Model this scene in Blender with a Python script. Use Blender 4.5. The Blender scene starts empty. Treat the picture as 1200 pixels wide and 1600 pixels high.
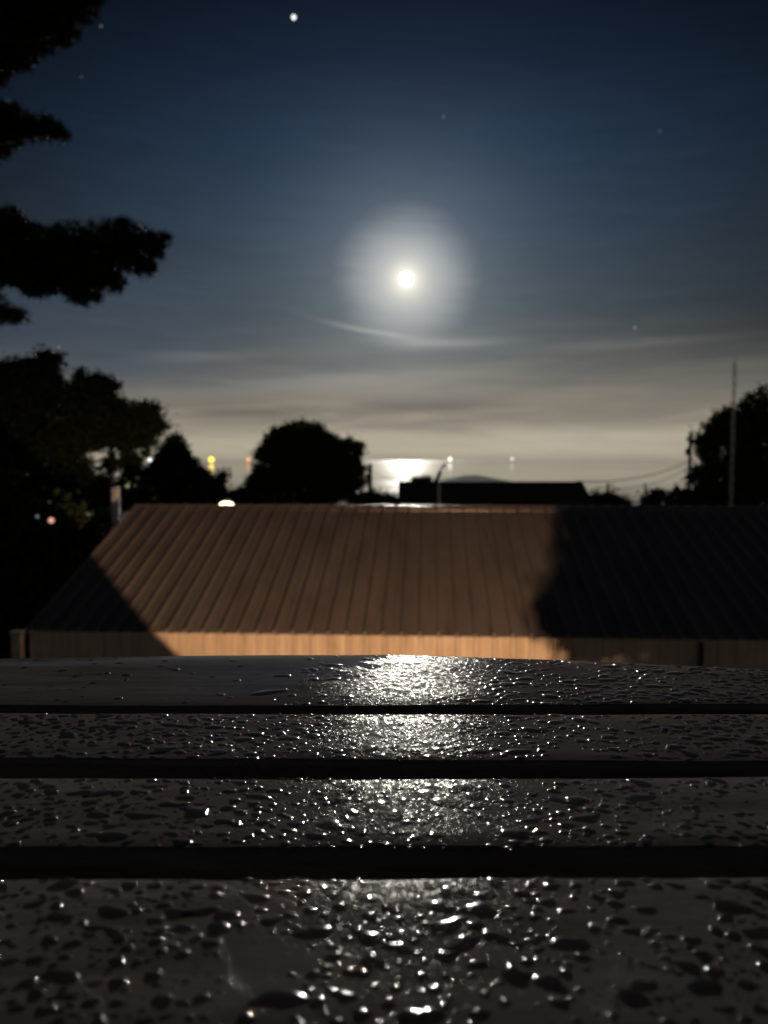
import bpy, bmesh, math, random
import numpy as np
from mathutils import Vector, Matrix

C = bpy.context.scene.collection
SC = bpy.context.scene
random.seed(7)
RNG = np.random.default_rng(7)
R = math.radians

# ------------------------------------------------------------------ camera
EYE = Vector((0, 0, 4.8))
PITCH = R(3.92)
cam_data = bpy.data.cameras.new('camera')
cam_data.sensor_width = 36
cam_data.sensor_fit = 'HORIZONTAL'
cam_data.lens = 36
cam_data.clip_start = 0.01
cam_data.clip_end = 120000
cam_data.dof.use_dof = True
cam_data.dof.focus_distance = 0.66
cam_data.dof.aperture_fstop = 8.6
cam_data.dof.aperture_blades = 0
cam = bpy.data.objects.new('camera', cam_data)
C.objects.link(cam)
cam.location = EYE
cam.rotation_euler = (math.pi / 2 - PITCH, 0, 0)
SC.camera = cam


def ray(px, py):
    """direction of a photograph pixel (1200 x 1600) with unit forward distance"""
    u, v = (px - 600) / 1200, (800 - py) / 1200
    d = Vector((u, math.cos(PITCH) + v * math.sin(PITCH), -math.sin(PITCH) + v * math.cos(PITCH)))
    return d


def at(px, py, dist):
    d = ray(px, py)
    return EYE + d * (dist / d.y)


# ------------------------------------------------------------------ world
MOON_DIR = ray(635, 436).normalized()
world = bpy.data.worlds.new('World')
SC.world = world
world.use_nodes = True
wt = world.node_tree
wt.nodes.clear()


class G:
    """small expression helper over shader nodes"""
    def __init__(self, t): self.t = t
    def n(self, kind, **kw):
        x = self.t.nodes.new(kind)
        for k, v in kw.items(): setattr(x, k, v)
        return x
    def put(self, s, v):
        if isinstance(v, (int, float)): s.default_value = v
        elif isinstance(v, (tuple, list, Vector)): s.default_value = tuple(v)
        else: self.t.links.new(v, s)
    def m(self, op, a, b=None, c=None, clamp=False):
        x = self.n('ShaderNodeMath', operation=op, use_clamp=clamp)
        self.put(x.inputs[0], a)
        if b is not None: self.put(x.inputs[1], b)
        if c is not None: self.put(x.inputs[2], c)
        return x.outputs[0]
    def add(self, a, b): return self.m('ADD', a, b)
    def sub(self, a, b): return self.m('SUBTRACT', a, b)
    def mul(self, a, b): return self.m('MULTIPLY', a, b)
    def gauss(self, x, c, w):
        d = self.mul(self.sub(x, c), 1.0 / w)
        return self.m('EXPONENT', self.mul(self.mul(d, d), -1.0))
    def step(self, x, a, b, lo=0.0, hi=1.0):
        x_ = self.n('ShaderNodeMapRange', interpolation_type='SMOOTHSTEP')
        self.put(x_.inputs['Value'], x)
        for k, v in (('From Min', a), ('From Max', b), ('To Min', lo), ('To Max', hi)): x_.inputs[k].default_value = v
        return x_.outputs[0]
    def vm(self, op, a, b=None, sc=None):
        x = self.n('ShaderNodeVectorMath', operation=op)
        self.put(x.inputs[0], a)
        if b is not None: self.put(x.inputs[1], b)
        if sc is not None: self.put(x.inputs['Scale'], sc)
        return x
    def noise(self, vec, scale, detail=4, rough=0.5, dist=0.0):
        x = self.n('ShaderNodeTexNoise')
        if vec is not None: self.put(x.inputs['Vector'], vec)
        x.inputs['Scale'].default_value = scale; x.inputs['Detail'].default_value = detail
        x.inputs['Roughness'].default_value = rough; x.inputs['Distortion'].default_value = dist
        return x.outputs['Fac']
    def ramp(self, x, stops):
        r = self.n('ShaderNodeValToRGB')
        self.put(r.inputs[0], x)
        while len(r.color_ramp.elements) < len(stops): r.color_ramp.elements.new(0.5)
        for e, (p, c) in zip(r.color_ramp.elements, stops):
            e.position = p; e.color = tuple(c) + (1,) if len(c) == 3 else c
        return r.outputs[0]
    def mixc(self, f, a, b, mode='MIX'):
        x = self.n('ShaderNodeMix', data_type='RGBA', blend_type=mode)
        self.put(x.inputs[0], f)
        for s, v in ((x.inputs[6], a), (x.inputs[7], b)):
            if isinstance(v, tuple) and len(v) == 3: v = v + (1,)
            self.put(s, v)
        return x.outputs[2]


def lin(r, g, b):
    f = lambda c: (c / 255 / 12.92) if c / 255 <= 0.04045 else ((c / 255 + 0.055) / 1.055) ** 2.4
    return (f(r), f(g), f(b))


w = G(wt)
tc = w.n('ShaderNodeTexCoord')
dirn = w.vm('NORMALIZE', tc.outputs['Generated']).outputs[0]
sep = w.n('ShaderNodeSeparateXYZ'); wt.links.new(dirn, sep.inputs[0])
elev = w.mul(w.m('ARCSINE', sep.outputs[2]), 180 / math.pi)
az = w.mul(w.m('ARCTAN2', sep.outputs[0], sep.outputs[1]), 180 / math.pi)
theta = w.mul(w.m('ARCCOSINE', w.vm('DOT_PRODUCT', dirn, MOON_DIR).outputs['Value']), 180 / math.pi)
maz = math.degrees(math.atan2(MOON_DIR.x, MOON_DIR.y))
daz = w.m('ABSOLUTE', w.sub(az, maz))
# slightly wavy layers of thin high cloud
stretch = w.n('ShaderNodeCombineXYZ')
w.put(stretch.inputs[0], w.mul(az, 0.045)); w.put(stretch.inputs[1], w.add(w.mul(elev, 0.42), w.mul(az, -0.02))); stretch.inputs[2].default_value = 3.1
cl = w.noise(stretch.outputs[0], 1.5, 5, 0.5, 0.3)
stretch2 = w.n('ShaderNodeCombineXYZ')
w.put(stretch2.inputs[0], w.mul(az, 0.11)); w.put(stretch2.inputs[1], w.add(w.mul(elev, 0.9), w.mul(az, 0.05))); stretch2.inputs[2].default_value = 8.7
cl2 = w.noise(stretch2.outputs[0], 1.4, 6, 0.55, 0.5)
low = w.step(elev, 15, 2)
wobble = w.mul(w.mul(w.sub(cl, 0.5), 7.0), low)
e2 = w.m('MAXIMUM', w.add(elev, wobble), 0.0)
e3 = w.add(w.mul(w.step(elev, 3.4, 0.6), w.sub(w.m('MAXIMUM', elev, 0.0), e2)), e2)
base = w.ramp(w.mul(e3, 1 / 45), [
    (0.0, lin(160, 152, 134)), (0.7 / 45, lin(177, 168, 148)), (1.6 / 45, lin(176, 167, 147)), (3.2 / 45, lin(137, 129, 117)), (5.0 / 45, lin(130, 125, 115)),
    (7.5 / 45, lin(102, 104, 103)), (11 / 45, lin(75, 86, 95)), (16 / 45, lin(58, 74, 91)), (21.5 / 45, lin(40, 57, 78)),
    (26.5 / 45, lin(25, 37, 55)), (31 / 45, lin(12, 19, 33)), (1.0, lin(11, 16, 26))])
# darker band about 4 degrees up on the left, brighter one on the right near the horizon
band = w.mul(w.gauss(w.add(elev, w.mul(az, -0.02)), 3.75, 0.62), w.mul(w.step(az, -22, -10), w.step(az, 12, 4)))
band = w.mul(band, w.step(cl2, 0.3, 0.6, 0.5, 1.0))
bright = w.mul(w.gauss(elev, 1.5, 0.9), w.gauss(az, 14, 8))
col = w.mixc(w.mul(band, 0.75), base, lin(92, 87, 82))
col = w.mixc(w.mul(bright, 0.35), col, lin(190, 184, 168))
# falls off away from the moon, then rises again behind the camera as added fill light
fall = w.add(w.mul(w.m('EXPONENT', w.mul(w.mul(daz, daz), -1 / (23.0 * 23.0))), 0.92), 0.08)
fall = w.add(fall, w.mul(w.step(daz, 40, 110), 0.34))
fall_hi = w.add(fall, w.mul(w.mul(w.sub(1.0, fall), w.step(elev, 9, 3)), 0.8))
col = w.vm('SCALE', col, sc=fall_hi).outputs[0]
left_dim = w.mul(w.step(az, -3, -17), w.mul(w.step(elev, 3.5, 6.5), w.step(elev, 15, 10)))
col = w.mixc(w.mul(left_dim, 0.5), col, lin(66, 80, 96))
grain = w.step(cl2, 0.25, 0.75, 0.93, 1.07)
col = w.vm('SCALE', col, sc=grain).outputs[0]
# aureole of the moon in the haze: an even disc and a wide skirt
th2 = w.add(theta, w.mul(w.sub(cl2, 0.5), 1.6))
disc = w.step(th2, 5.7, 1.8)
inner = w.m('EXPONENT', w.mul(theta, -1 / 0.85))
skirt = w.m('EXPONENT', w.mul(w.mul(theta, theta), -1 / (7.0 * 7.0)))
skirt2 = w.m('EXPONENT', w.mul(theta, -1 / 13.0))
au = w.vm('SCALE', (0.215, 0.208, 0.195), sc=disc).outputs[0]
au = w.vm('ADD', au, w.vm('SCALE', (1.3, 1.15, 0.85), sc=inner).outputs[0]).outputs[0]
au = w.vm('ADD', au, w.vm('SCALE', (0.088, 0.096, 0.098), sc=skirt).outputs[0]).outputs[0]
au = w.vm('ADD', au, w.vm('SCALE', (0.001, 0.004, 0.006), sc=skirt2).outputs[0]).outputs[0]
col = w.vm('ADD', col, au).outputs[0]
# two thin wisps of cirrus under the moon and some fainter ones
def wisp(a0, e0, slope, curve, width, ca, wa, strength):
    global col
    x = w.sub(az, a0)
    line = w.add(w.add(w.mul(x, slope), w.mul(w.mul(x, x), curve)), e0)
    line = w.add(line, w.mul(w.sub(cl2, 0.5), 0.7))
    g = w.mul(w.mul(w.gauss(w.sub(elev, line), 0.0, width), w.gauss(az, ca, wa)), w.step(cl, 0.25, 0.6, 0.55, 1.0))
    col = w.vm('ADD', col, w.vm('SCALE', (strength, strength * .97, strength * .9), sc=g).outputs[0]).outputs[0]
wisp(1.5, 8.95, -0.13, 0.010, 0.20, -1.0, 2.9, 0.16)
wisp(1.5, 8.55, -0.05, 0.006, 0.35, 4.0, 4.2, 0.12)
wisp(-12, 7.4, 0.07, 0.0, 0.35, -13, 4.0, 0.05)
wisp(16, 8.0, 0.035, 0.0, 0.28, 18, 5.5, 0.05)
wisp(-6, 5.6, 0.05, 0.0, 0.55, -4, 9.0, 0.06)
below = w.step(elev, -0.2, -3.0)
col = w.mixc(below, col, (0.01, 0.01, 0.011))
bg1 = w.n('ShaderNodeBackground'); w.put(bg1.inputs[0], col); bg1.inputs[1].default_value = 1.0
# physical sky, sun (here the moon) low: adds the blue of the air
sky = w.n('ShaderNodeTexSky', sky_type='NISHITA', sun_disc=False)
sky.sun_elevation = math.asin(MOON_DIR.z); sky.sun_rotation = R(maz)
sky.altitude = 30; sky.air_density = 1.0; sky.dust_density = 0.4
bg2 = w.n('ShaderNodeBackground'); w.put(bg2.inputs[0], sky.outputs[0]); bg2.inputs[1].default_value = 0.00015
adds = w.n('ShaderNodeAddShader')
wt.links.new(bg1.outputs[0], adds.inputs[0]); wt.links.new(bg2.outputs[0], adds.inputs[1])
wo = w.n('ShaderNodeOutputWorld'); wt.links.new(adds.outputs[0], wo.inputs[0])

MOON_RADIANCE = 15000.0
SC.view_settings.view_transform = 'Standard'
SC.view_settings.look = 'None'
SC.view_settings.exposure = 0
SC.view_settings.gamma = 1
SC.view_settings.use_curve_mapping = False
SC.cycles.use_denoising = True
SC.cycles.denoiser = 'OPENIMAGEDENOISE'
SC.cycles.max_bounces = 6
SC.cycles.transparent_max_bounces = 12
SC.cycles.caustics_reflective = False
SC.cycles.caustics_refractive = False


# ------------------------------------------------------------------ helpers
def tag(o, label=None, cat=None, group=None, kind=None):
    if label: o['label'] = label
    if cat: o['category'] = cat
    if group: o['group'] = group
    if kind: o['kind'] = kind
    return o


def empty(name, loc=(0, 0, 0), rz=0.0, **kw):
    o = bpy.data.objects.new(name, None)
    C.objects.link(o); o.location = loc; o.rotation_euler = (0, 0, rz)
    o.empty_display_size = 0.2
    return tag(o, **kw)


def link(name, mesh, mat=None, parent=None, loc=None):
    o = bpy.data.objects.new(name, mesh)
    C.objects.link(o)
    if mat is not None and not mesh.materials: mesh.materials.append(mat)
    if parent is not None: o.parent = parent
    if loc is not None: o.location = loc
    return o


class MB:
    def __init__(self): self.v = []; self.f = []; self.smooth = False
    def box(self, c, s, rot=None, taper=1.0):
        c = Vector(c); n = len(self.v)
        for z in (-1, 1):
            t = taper if z > 0 else 1.0
            for x, y in ((-1, -1), (1, -1), (1, 1), (-1, 1)):
                p = Vector((x * s[0] / 2 * t, y * s[1] / 2 * t, z * s[2] / 2))
                if rot is not None: p = rot @ p
                self.v.append(c + p)
        for q in ((3, 2, 1, 0), (4, 5, 6, 7), (0, 1, 5, 4), (1, 2, 6, 5), (2, 3, 7, 6), (3, 0, 4, 7)):
            self.f.append([n + i for i in q])
        return self
    def tube(self, pts, rad, seg=10, cap=True):
        pts = [Vector(p) for p in pts]
        if not isinstance(rad, (list, tuple)): rad = [rad] * len(pts)
        n0 = len(self.v)
        for i, p in enumerate(pts):
            t = (pts[min(i + 1, len(pts) - 1)] - pts[max(i - 1, 0)]).normalized()
            a = t.orthogonal().normalized() if abs(t.z) > .9 else t.cross(Vector((0, 0, 1))).normalized()
            if abs(t.z) > .9: a = (Vector((1, 0, 0)) - t * t.x).normalized()
            b = t.cross(a).normalized()
            for k in range(seg):
                an = 2 * math.pi * k / seg
                self.v.append(p + (a * math.cos(an) + b * math.sin(an)) * rad[i])
        for i in range(len(pts) - 1):
            for k in range(seg):
                k2 = (k + 1) % seg
                self.f.append([n0 + i * seg + k, n0 + i * seg + k2, n0 + (i + 1) * seg + k2, n0 + (i + 1) * seg + k])
        if cap:
            self.f.append([n0 + k for k in range(seg)][::-1])
            self.f.append([n0 + (len(pts) - 1) * seg + k for k in range(seg)])
        return self
    def ball(self, c, r, sub=2):
        if not isinstance(r, (list, tuple)): r = (r, r, r)
        bm = bmesh.new(); bmesh.ops.create_icosphere(bm, subdivisions=sub, radius=1)
        n = len(self.v)
        for v in bm.verts: self.v.append(Vector(c) + Vector((v.co.x * r[0], v.co.y * r[1], v.co.z * r[2])))
        for f in bm.faces: self.f.append([n + v.index for v in f.verts])
        bm.free(); return self
    def poly(self, pts, thick):
        """prism from an outline, extruded by a vector"""
        n = len(self.v); k = len(pts); t = Vector(thick)
        self.v += [Vector(p) for p in pts] + [Vector(p) + t for p in pts]
        self.f.append([n + i for i in range(k)][::-1]); self.f.append([n + k + i for i in range(k)])
        for i in range(k):
            j = (i + 1) % k
            self.f.append([n + i, n + j, n + k + j, n + k + i])
        return self
    def mesh(self, name, smooth=False, bevel=0.0):
        me = bpy.data.meshes.new(name)
        me.from_pydata([tuple(v) for v in self.v], [], self.f)
        bm = bmesh.new(); bm.from_mesh(me)
        bmesh.ops.recalc_face_normals(bm, faces=bm.faces)
        if bevel:
            bmesh.ops.bevel(bm, geom=list(bm.edges), offset=bevel, segments=2, affect='EDGES', profile=0.6)
        bm.to_mesh(me); bm.free()
        if smooth:
            me.polygons.foreach_set('use_smooth', [True] * len(me.polygons))
        return me
    def build(self, name, mat, parent=None, smooth=False, bevel=0.0, loc=None):
        return link(name, self.mesh(name, smooth, bevel), mat, parent, loc)


def material(name, color, rough=0.7, var=0.25, scale=4.0, metal=0.0, spec=0.5, bump=0.0, bump_scale=30.0, stretch=(1, 1, 1), emit=None, es=1.0):
    m = bpy.data.materials.new(name); m.use_nodes = True
    t = m.node_tree; g = G(t); bs = t.nodes['Principled BSDF']
    tcn = g.n('ShaderNodeTexCoord'); mp = g.n('ShaderNodeMapping'); mp.inputs['Scale'].default_value = stretch
    t.links.new(tcn.outputs['Object'], mp.inputs[0])
    nz = g.noise(mp.outputs[0], scale, 6, 0.6)
    dark = tuple(c * (1 - var) for c in color); lite = tuple(min(1, c * (1 + var)) for c in color)
    t.links.new(g.ramp(nz, [(0.3, dark), (0.7, lite)]), bs.inputs['Base Color'])
    bs.inputs['Roughness'].default_value = rough; bs.inputs['Metallic'].default_value = metal
    bs.inputs['Specular IOR Level'].default_value = spec
    if bump:
        b = g.n('ShaderNodeBump'); b.inputs['Strength'].default_value = bump; b.inputs['Distance'].default_value = 0.01
        t.links.new(g.noise(mp.outputs[0], bump_scale, 5, 0.6), b.inputs['Height']); t.links.new(b.outputs[0], bs.inputs['Normal'])
    if emit:
        bs.inputs['Emission Color'].default_value = tuple(emit) + (1,); bs.inputs['Emission Strength'].default_value = es
    return m


def glow(name, color, strength):
    m = bpy.data.materials.new(name); m.use_nodes = True; t = m.node_tree; t.nodes.clear()
    e = t.nodes.new('ShaderNodeEmission'); e.inputs[0].default_value = tuple(color) + (1,); e.inputs[1].default_value = strength
    o = t.nodes.new('ShaderNodeOutputMaterial'); t.links.new(e.outputs[0], o.inputs[0])
    return m


M = {}
M['galv'] = material('galvanised_metal', (0.32, 0.32, 0.31), 0.35, 0.2, 6, metal=0.7, bump=0.1)
M['pole'] = material('weathered_pole_wood', (0.10, 0.08, 0.06), 0.85, 0.35, 6, stretch=(1, 1, .15))
M['white_post'] = material('white_painted_post', (0.70, 0.68, 0.64), 0.6, 0.12, 5)
M['black_pole'] = material('tarred_pole', (0.008, 0.008, 0.008), 0.95, 0.2, 8, spec=0.05)
M['dark_metal'] = material('dark_metal', (0.05, 0.05, 0.05), 0.5, 0.2, 8, metal=0.3)
M['cable'] = material('cable_rubber', (0.06, 0.06, 0.06), 0.6, 0.1, 8)
M['bark'] = material('pine_bark', (0.07, 0.05, 0.035), 0.95, 0.4, 9, stretch=(1, 1, .3), bump=0.6, bump_scale=12)
M['house_wall'] = material('brown_house_wall', (0.20, 0.15, 0.10), 0.85, 0.25, 2)
M['house_roof'] = material('dark_house_roof', (0.10, 0.075, 0.055), 0.8, 0.3, 3, spec=0.2)
M['hip_roof'] = material('grey_shingle_roof', (0.16, 0.16, 0.155), 0.95, 0.2, 3, spec=0.1)
M['deck'] = material('deck_wood', (0.16, 0.12, 0.09), 0.8, 0.3, 6, stretch=(.2, 1, 1))
M['added_stair'] = material('stair_wood', (0.18, 0.14, 0.10), 0.8, 0.3, 6)
M['soil'] = material('soil', (0.05, 0.04, 0.03), 0.95, 0.3, 6)
M['terracotta'] = material('terracotta_pot', (0.30, 0.14, 0.08), 0.8, 0.2, 9)


def leaf_mat(name, c):
    m = bpy.data.materials.new(name); m.use_nodes = True; t = m.node_tree; g = G(t); bs = t.nodes['Principled BSDF']
    gi = g.n('ShaderNodeNewGeometry')
    col = g.ramp(gi.outputs['Random Per Island'], [(0.0, tuple(x * .55 for x in c)), (0.5, c), (1.0, tuple(x * 1.6 for x in c))])
    t.links.new(col, bs.inputs['Base Color']); bs.inputs['Roughness'].default_value = 0.6
    bs.inputs['Specular IOR Level'].default_value = 0.15
    return m


M['pine'] = leaf_mat('pine_needles', (0.018, 0.028, 0.012))
M['leaf'] = leaf_mat('broad_leaves', (0.035, 0.055, 0.02))
M['spruce'] = leaf_mat('spruce_needles', (0.018, 0.030, 0.018))


# ------------------------------------------------------------------ moon and stars
def sky_ball(name, px, py, dist, diam_px, mat, label, cat, group=None, sub=3):
    d = ray(px, py)
    o = MB().ball((0, 0, 0), diam_px / 1200 * dist / 2, sub).build(name, mat, smooth=True)
    o.location = EYE + d.normalized() * dist
    return tag(o, label, cat, group)


moon_mat = glow('moonlight', (1.0, 0.95, 0.84), MOON_RADIANCE)
sky_ball('moon', 635, 436, 60000, 18, moon_mat, 'glaring white full moon alone in its pale round glow', 'moon')
SW = glow('starlight', (0.92, 0.96, 1.0), 1.6); SL_ = glow('low_starlight', (0.7, 0.85, 1.0), 0.7)
SF = glow('faint_starlight', (0.75, 0.85, 1.0), 0.25)
for px, py, dp, mt, lb in (
        (459, 27, 6.0, SW, 'brightest star, a white dot near the top edge left of the moon'),
        (158, 41, 2.4, SF, 'faint star beside the tip of the topmost pine branch'),
        (693, 182, 2.4, SF, 'faint star straight above the glow of the moon'),
        (992, 512, 2.2, SL_, 'small blue white star low above the cloud bank on the right'),
        (127, 120, 1.6, SF, 'very faint star between the two highest pine branches'),
        (1031, 205, 1.8, SF, 'very faint star high in the dark blue on the right')):
    sky_ball('star', px, py, 55000, dp, mt, lb, 'star', 'stars in the night sky', 2)


# ------------------------------------------------------------------ terrain and sea
def gz(x, y):
    z = 0.0
    if y > 19: z = -(y - 19) * 0.068
    return max(z, -27.0) + 0.10 * math.sin(x * .3) * math.cos(y * .21)


def make_ground():
    xs = np.concatenate([np.linspace(-700, -60, 14), np.linspace(-54, 54, 55), np.linspace(60, 700, 14)])
    ys = np.concatenate([np.linspace(-80, -6, 8), np.linspace(-4, 80, 43), np.linspace(90, 520, 22)])
    vs = [(x, y, gz(x, y)) for y in ys for x in xs]; nx = len(xs)
    fs = [(j * nx + i, j * nx + i + 1, (j + 1) * nx + i + 1, (j + 1) * nx + i) for j in range(len(ys) - 1) for i in range(nx - 1)]
    me = bpy.data.meshes.new('ground'); me.from_pydata(vs, [], fs)
    me.polygons.foreach_set('use_smooth', [True] * len(me.polygons))
    mt = material('rough_grass_ground', (0.04, 0.045, 0.025), 0.95, 0.4, 1.5, spec=0.05, bump=0.8, bump_scale=5)
    tag(link('ground', me, mt), kind='structure')


make_ground()


def make_sea():
    m = bpy.data.materials.new('sea_water'); m.use_nodes = True; t = m.node_tree; g = G(t); bs = t.nodes['Principled BSDF']
    tcn = g.n('ShaderNodeTexCoord'); mp = g.n('ShaderNodeMapping'); mp.inputs['Scale'].default_value = (0.35, 1.0, 1)
    t.links.new(tcn.outputs['Object'], mp.inputs[0])
    bs.inputs['Base Color'].default_value = (0.01, 0.014, 0.016, 1); bs.inputs['IOR'].default_value = 1.33
    bs.inputs['Roughness'].default_value = 0.15
    b = g.n('ShaderNodeBump'); b.inputs['Strength'].default_value = 0.6; b.inputs['Distance'].default_value = 1.0
    n1 = g.noise(mp.outputs[0], 0.035, 4, 0.6)
    t.links.new(n1, b.inputs['Height']); t.links.new(b.outputs[0], bs.inputs['Normal'])
    calm = g.n('ShaderNodeBsdfPrincipled'); calm.inputs['Base Color'].default_value = (0.01, 0.014, 0.016, 1)
    calm.inputs['IOR'].default_value = 1.33; calm.inputs['Roughness'].default_value = 0.07
    mp2 = g.n('ShaderNodeMapping'); mp2.inputs['Scale'].default_value = (0.3, 1.0, 1); t.links.new(tcn.outputs['Object'], mp2.inputs[0])
    slick = g.step(g.noise(mp2.outputs[0], 0.006, 5, 0.6, 0.6), 0.42, 0.60, 0.86, 0.995)
    mx = g.n('ShaderNodeMixShader'); t.links.new(slick, mx.inputs[0]); t.links.new(bs.outputs[0], mx.inputs[1]); t.links.new(calm.outputs[0], mx.inputs[2])
    t.links.new(mx.outputs[0], t.nodes['Material Output'].inputs[0])
    zs = -23.0
    ys = [120, 400, 1000, 2500, 6000, 15000, 40000, 90000]
    vs = []; fs = []
    for y in ys:
        for x in (-1, -.3, 0, .3, 1): vs.append((x * max(y * 1.4, 2500), y, zs))
    for j in range(len(ys) - 1):
        for i in range(4): fs.append((j * 5 + i, j * 5 + i + 1, (j + 1) * 5 + i + 1, (j + 1) * 5 + i))
    me = bpy.data.meshes.new('sea'); me.from_pydata(vs, [], fs)
    tag(link('sea', me, m), kind='structure')


make_sea()


def boat(px, py, dist, mat, label, lamp_px):
    r = ray(px, py); x = r.x / r.y * dist
    e = empty('fishing_boat', (x, dist, -23.0), R(random.uniform(-40, 40)), label=label, cat='fishing boat', group='fishing boats with lit lamps out on the sea')
    hull = M['dark_metal']
    MB().poly([(-9, -2.6, 0), (7, -2.6, 0), (11, -1.4, 1.0), (12.5, 0, 2.2), (11, 1.4, 1.0), (7, 2.6, 0), (-9, 2.6, 0)], (0, 0, 2.4)).build('hull', hull, e)
    MB().box((-3, 0, 3.9), (6, 3.6, 3.0), taper=.9).build('cabin', M['white_post'], e)
    h = at(px, py, dist).z + 23.0
    MB().tube([(0.8, 0, 2.3), (0.8, 0, h - 1)], 0.25, 8).build('mast', hull, e)
    MB().ball((0.8, 0, h), lamp_px / 1200 * dist / 2, 2).build('lamp', mat, e, smooth=True)


boat(330, 718, 5200, glow('boat_lamp_yellow', (1.0, 0.68, 0.08), 2.6), 'fishing boat with a yellow lamp, leftmost light on the horizon', 8.5)
boat(388, 718.5, 6000, glow('boat_lamp_orange', (1.0, 0.42, 0.13), 1.6), 'fishing boat with an orange lamp beside the round tree', 5.5)
boat(703, 717.5, 6000, glow('boat_lamp_white', (1.0, 0.93, 0.78), 2.6), 'fishing boat with a white lamp right of the tilted lamp post', 5.5)
boat(800, 717, 6400, glow('boat_lamp_pale', (1.0, 0.93, 0.8), 1.3), 'fishing boat with the palest lamp, rightmost on the horizon', 4.5)


# ------------------------------------------------------------------ shed with the ribbed roof
def roof_material():
    m = bpy.data.materials.new('brown_roof_sheet'); m.use_nodes = True; t = m.node_tree; g = G(t); bs = t.nodes['Principled BSDF']
    gi = g.n('ShaderNodeNewGeometry')
    mp = g.n('ShaderNodeMapping'); mp.inputs['Scale'].default_value = (1, .35, .35); t.links.new(gi.outputs['Position'], mp.inputs[0])
    n1 = g.noise(mp.outputs[0], 1.8, 6, 0.65); n2 = g.noise(gi.outputs['Position'], 24, 3, 0.6)
    c = g.ramp(n1, [(0.25, (0.155, 0.142, 0.142)), (0.75, (0.25, 0.23, 0.228))])
    spots = g.step(n2, 0.64, 0.74)
    c = g.mixc(g.mul(spots, 0.55), c, (0.045, 0.035, 0.028))
    mp3 = g.n('ShaderNodeMapping'); mp3.inputs['Scale'].default_value = (7, .5, .5); t.links.new(gi.outputs['Position'], mp3.inputs[0])
    c = g.mixc(g.mul(g.step(g.noise(mp3.outputs[0], 1.3, 6, 0.7), 0.52, 0.72), 0.45), c, (0.07, 0.058, 0.05))
    t.links.new(c, bs.inputs['Base Color']); bs.inputs['Roughness'].default_value = 0.7; bs.inputs['Specular IOR Level'].default_value = 0.15
    return m


def wall_material():
    m = bpy.data.materials.new('cream_ribbed_wall'); m.use_nodes = True; t = m.node_tree; g = G(t); bs = t.nodes['Principled BSDF']
    gi = g.n('ShaderNodeNewGeometry')
    mp = g.n('ShaderNodeMapping'); mp.inputs['Scale'].default_value = (6, 1, .8); t.links.new(gi.outputs['Position'], mp.inputs[0])
    c = g.ramp(g.noise(mp.outputs[0], 1.6, 6, 0.65), [(0.3, (0.42, 0.33, 0.24)), (0.7, (0.68, 0.57, 0.45))])
    t.links.new(c, bs.inputs['Base Color']); bs.inputs['Roughness'].default_value = 0.75; bs.inputs['Specular IOR Level'].default_value = 0.2
    return m


M['roof'] = roof_material(); M['wall'] = wall_material()
SHED = empty('shed', (0, 10.4, 0), R(-3.4), label='long low shed with a ribbed brown metal roof and cream ribbed wall lit orange', cat='shed')
EAVE = 2.41; RUN = 4.05; SP = 20.0
RISE = RUN * math.tan(R(SP)); SL = RUN / math.cos(R(SP))
X0, X1, PW = -5.03, 9.2, 0.25
NP = int((X1 - X0) / PW)


def ribbed(width, length, rib_w, rib_h, nseg=1, minor=True):
    """sheet in x (width) and y (length), rib along y at the x=0 edge, lapped over its neighbour"""
    prof = [(0, 0), (rib_w * .18, rib_h), (rib_w * .82, rib_h), (rib_w, 0)]
    if minor:
        a = rib_w + (width - rib_w) * .46
        prof += [(a, 0), (a + .012, rib_h * .10), (a + .024, rib_h * .10), (a + .036, 0)]
    prof += [(width, 0), (width, -0.004), (0, -0.004)]
    n = len(prof); v = []; f = []
    for j in range(nseg + 1):
        for x, z in prof: v.append((x, length * j / nseg, z))
    for j in range(nseg):
        for i in range(n): i2 = (i + 1) % n; f.append((j * n + i, j * n + i2, (j + 1) * n + i2, (j + 1) * n + i))
    f.append(tuple(range(n))[::-1]); f.append(tuple(nseg * n + i for i in range(n)))
    return v, f


v, f = ribbed(PW, SL + .07, 0.05, 0.045)
roof_me = bpy.data.meshes.new('roof_panel'); roof_me.from_pydata(v, [], f); roof_me.materials.append(M['roof'])
for i in range(NP):
    for side in (0, 1):
        o = bpy.data.objects.new('roof_panel', roof_me); C.objects.link(o); o.parent = SHED
        jit = random.uniform(-.006, .006)
        if side == 0:
            o.location = (X0 + i * PW, -0.066 + jit, EAVE + 0.0 + random.uniform(-.0025, .0025)); o.rotation_euler = (R(SP), 0, 0)
        else:
            o.location = (X0 + (i + 1) * PW, 2 * RUN + 0.066 + jit, EAVE); o.rotation_euler = (R(SP), 0, math.pi)
v, f = ribbed(PW, EAVE - .03, 0.085, 0.03)
wall_me = bpy.data.meshes.new('wall_panel'); wall_me.from_pydata(v, [], f); wall_me.materials.append(M['wall'])
for i in range(NP):
    o = bpy.data.objects.new('wall_panel', wall_me); C.objects.link(o); o.parent = SHED
    o.location = (X0 + (i + 0) * PW, 0.03 + random.uniform(-.003, .003), 0.0); o.rotation_euler = (R(90), 0, 0)
for s, nm in ((X0 + .03, 'gable_wall'), (X0 + NP * PW - .09, 'gable_wall')):
    MB().poly([(s, .05, 0), (s, 2 * RUN - .05, 0), (s, 2 * RUN - .05, EAVE - .02), (s, RUN, EAVE + RISE - .05), (s, .05, EAVE - .02)], (0.06, 0, 0)).build(nm, M['wall'], SHED)
MB().box(((X0 + X1) / 2 - .1, 2 * RUN - .07, EAVE / 2 - .02), (X1 - X0 - .4, .05, EAVE - .04)).build('rear_wall', M['wall'], SHED)
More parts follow.
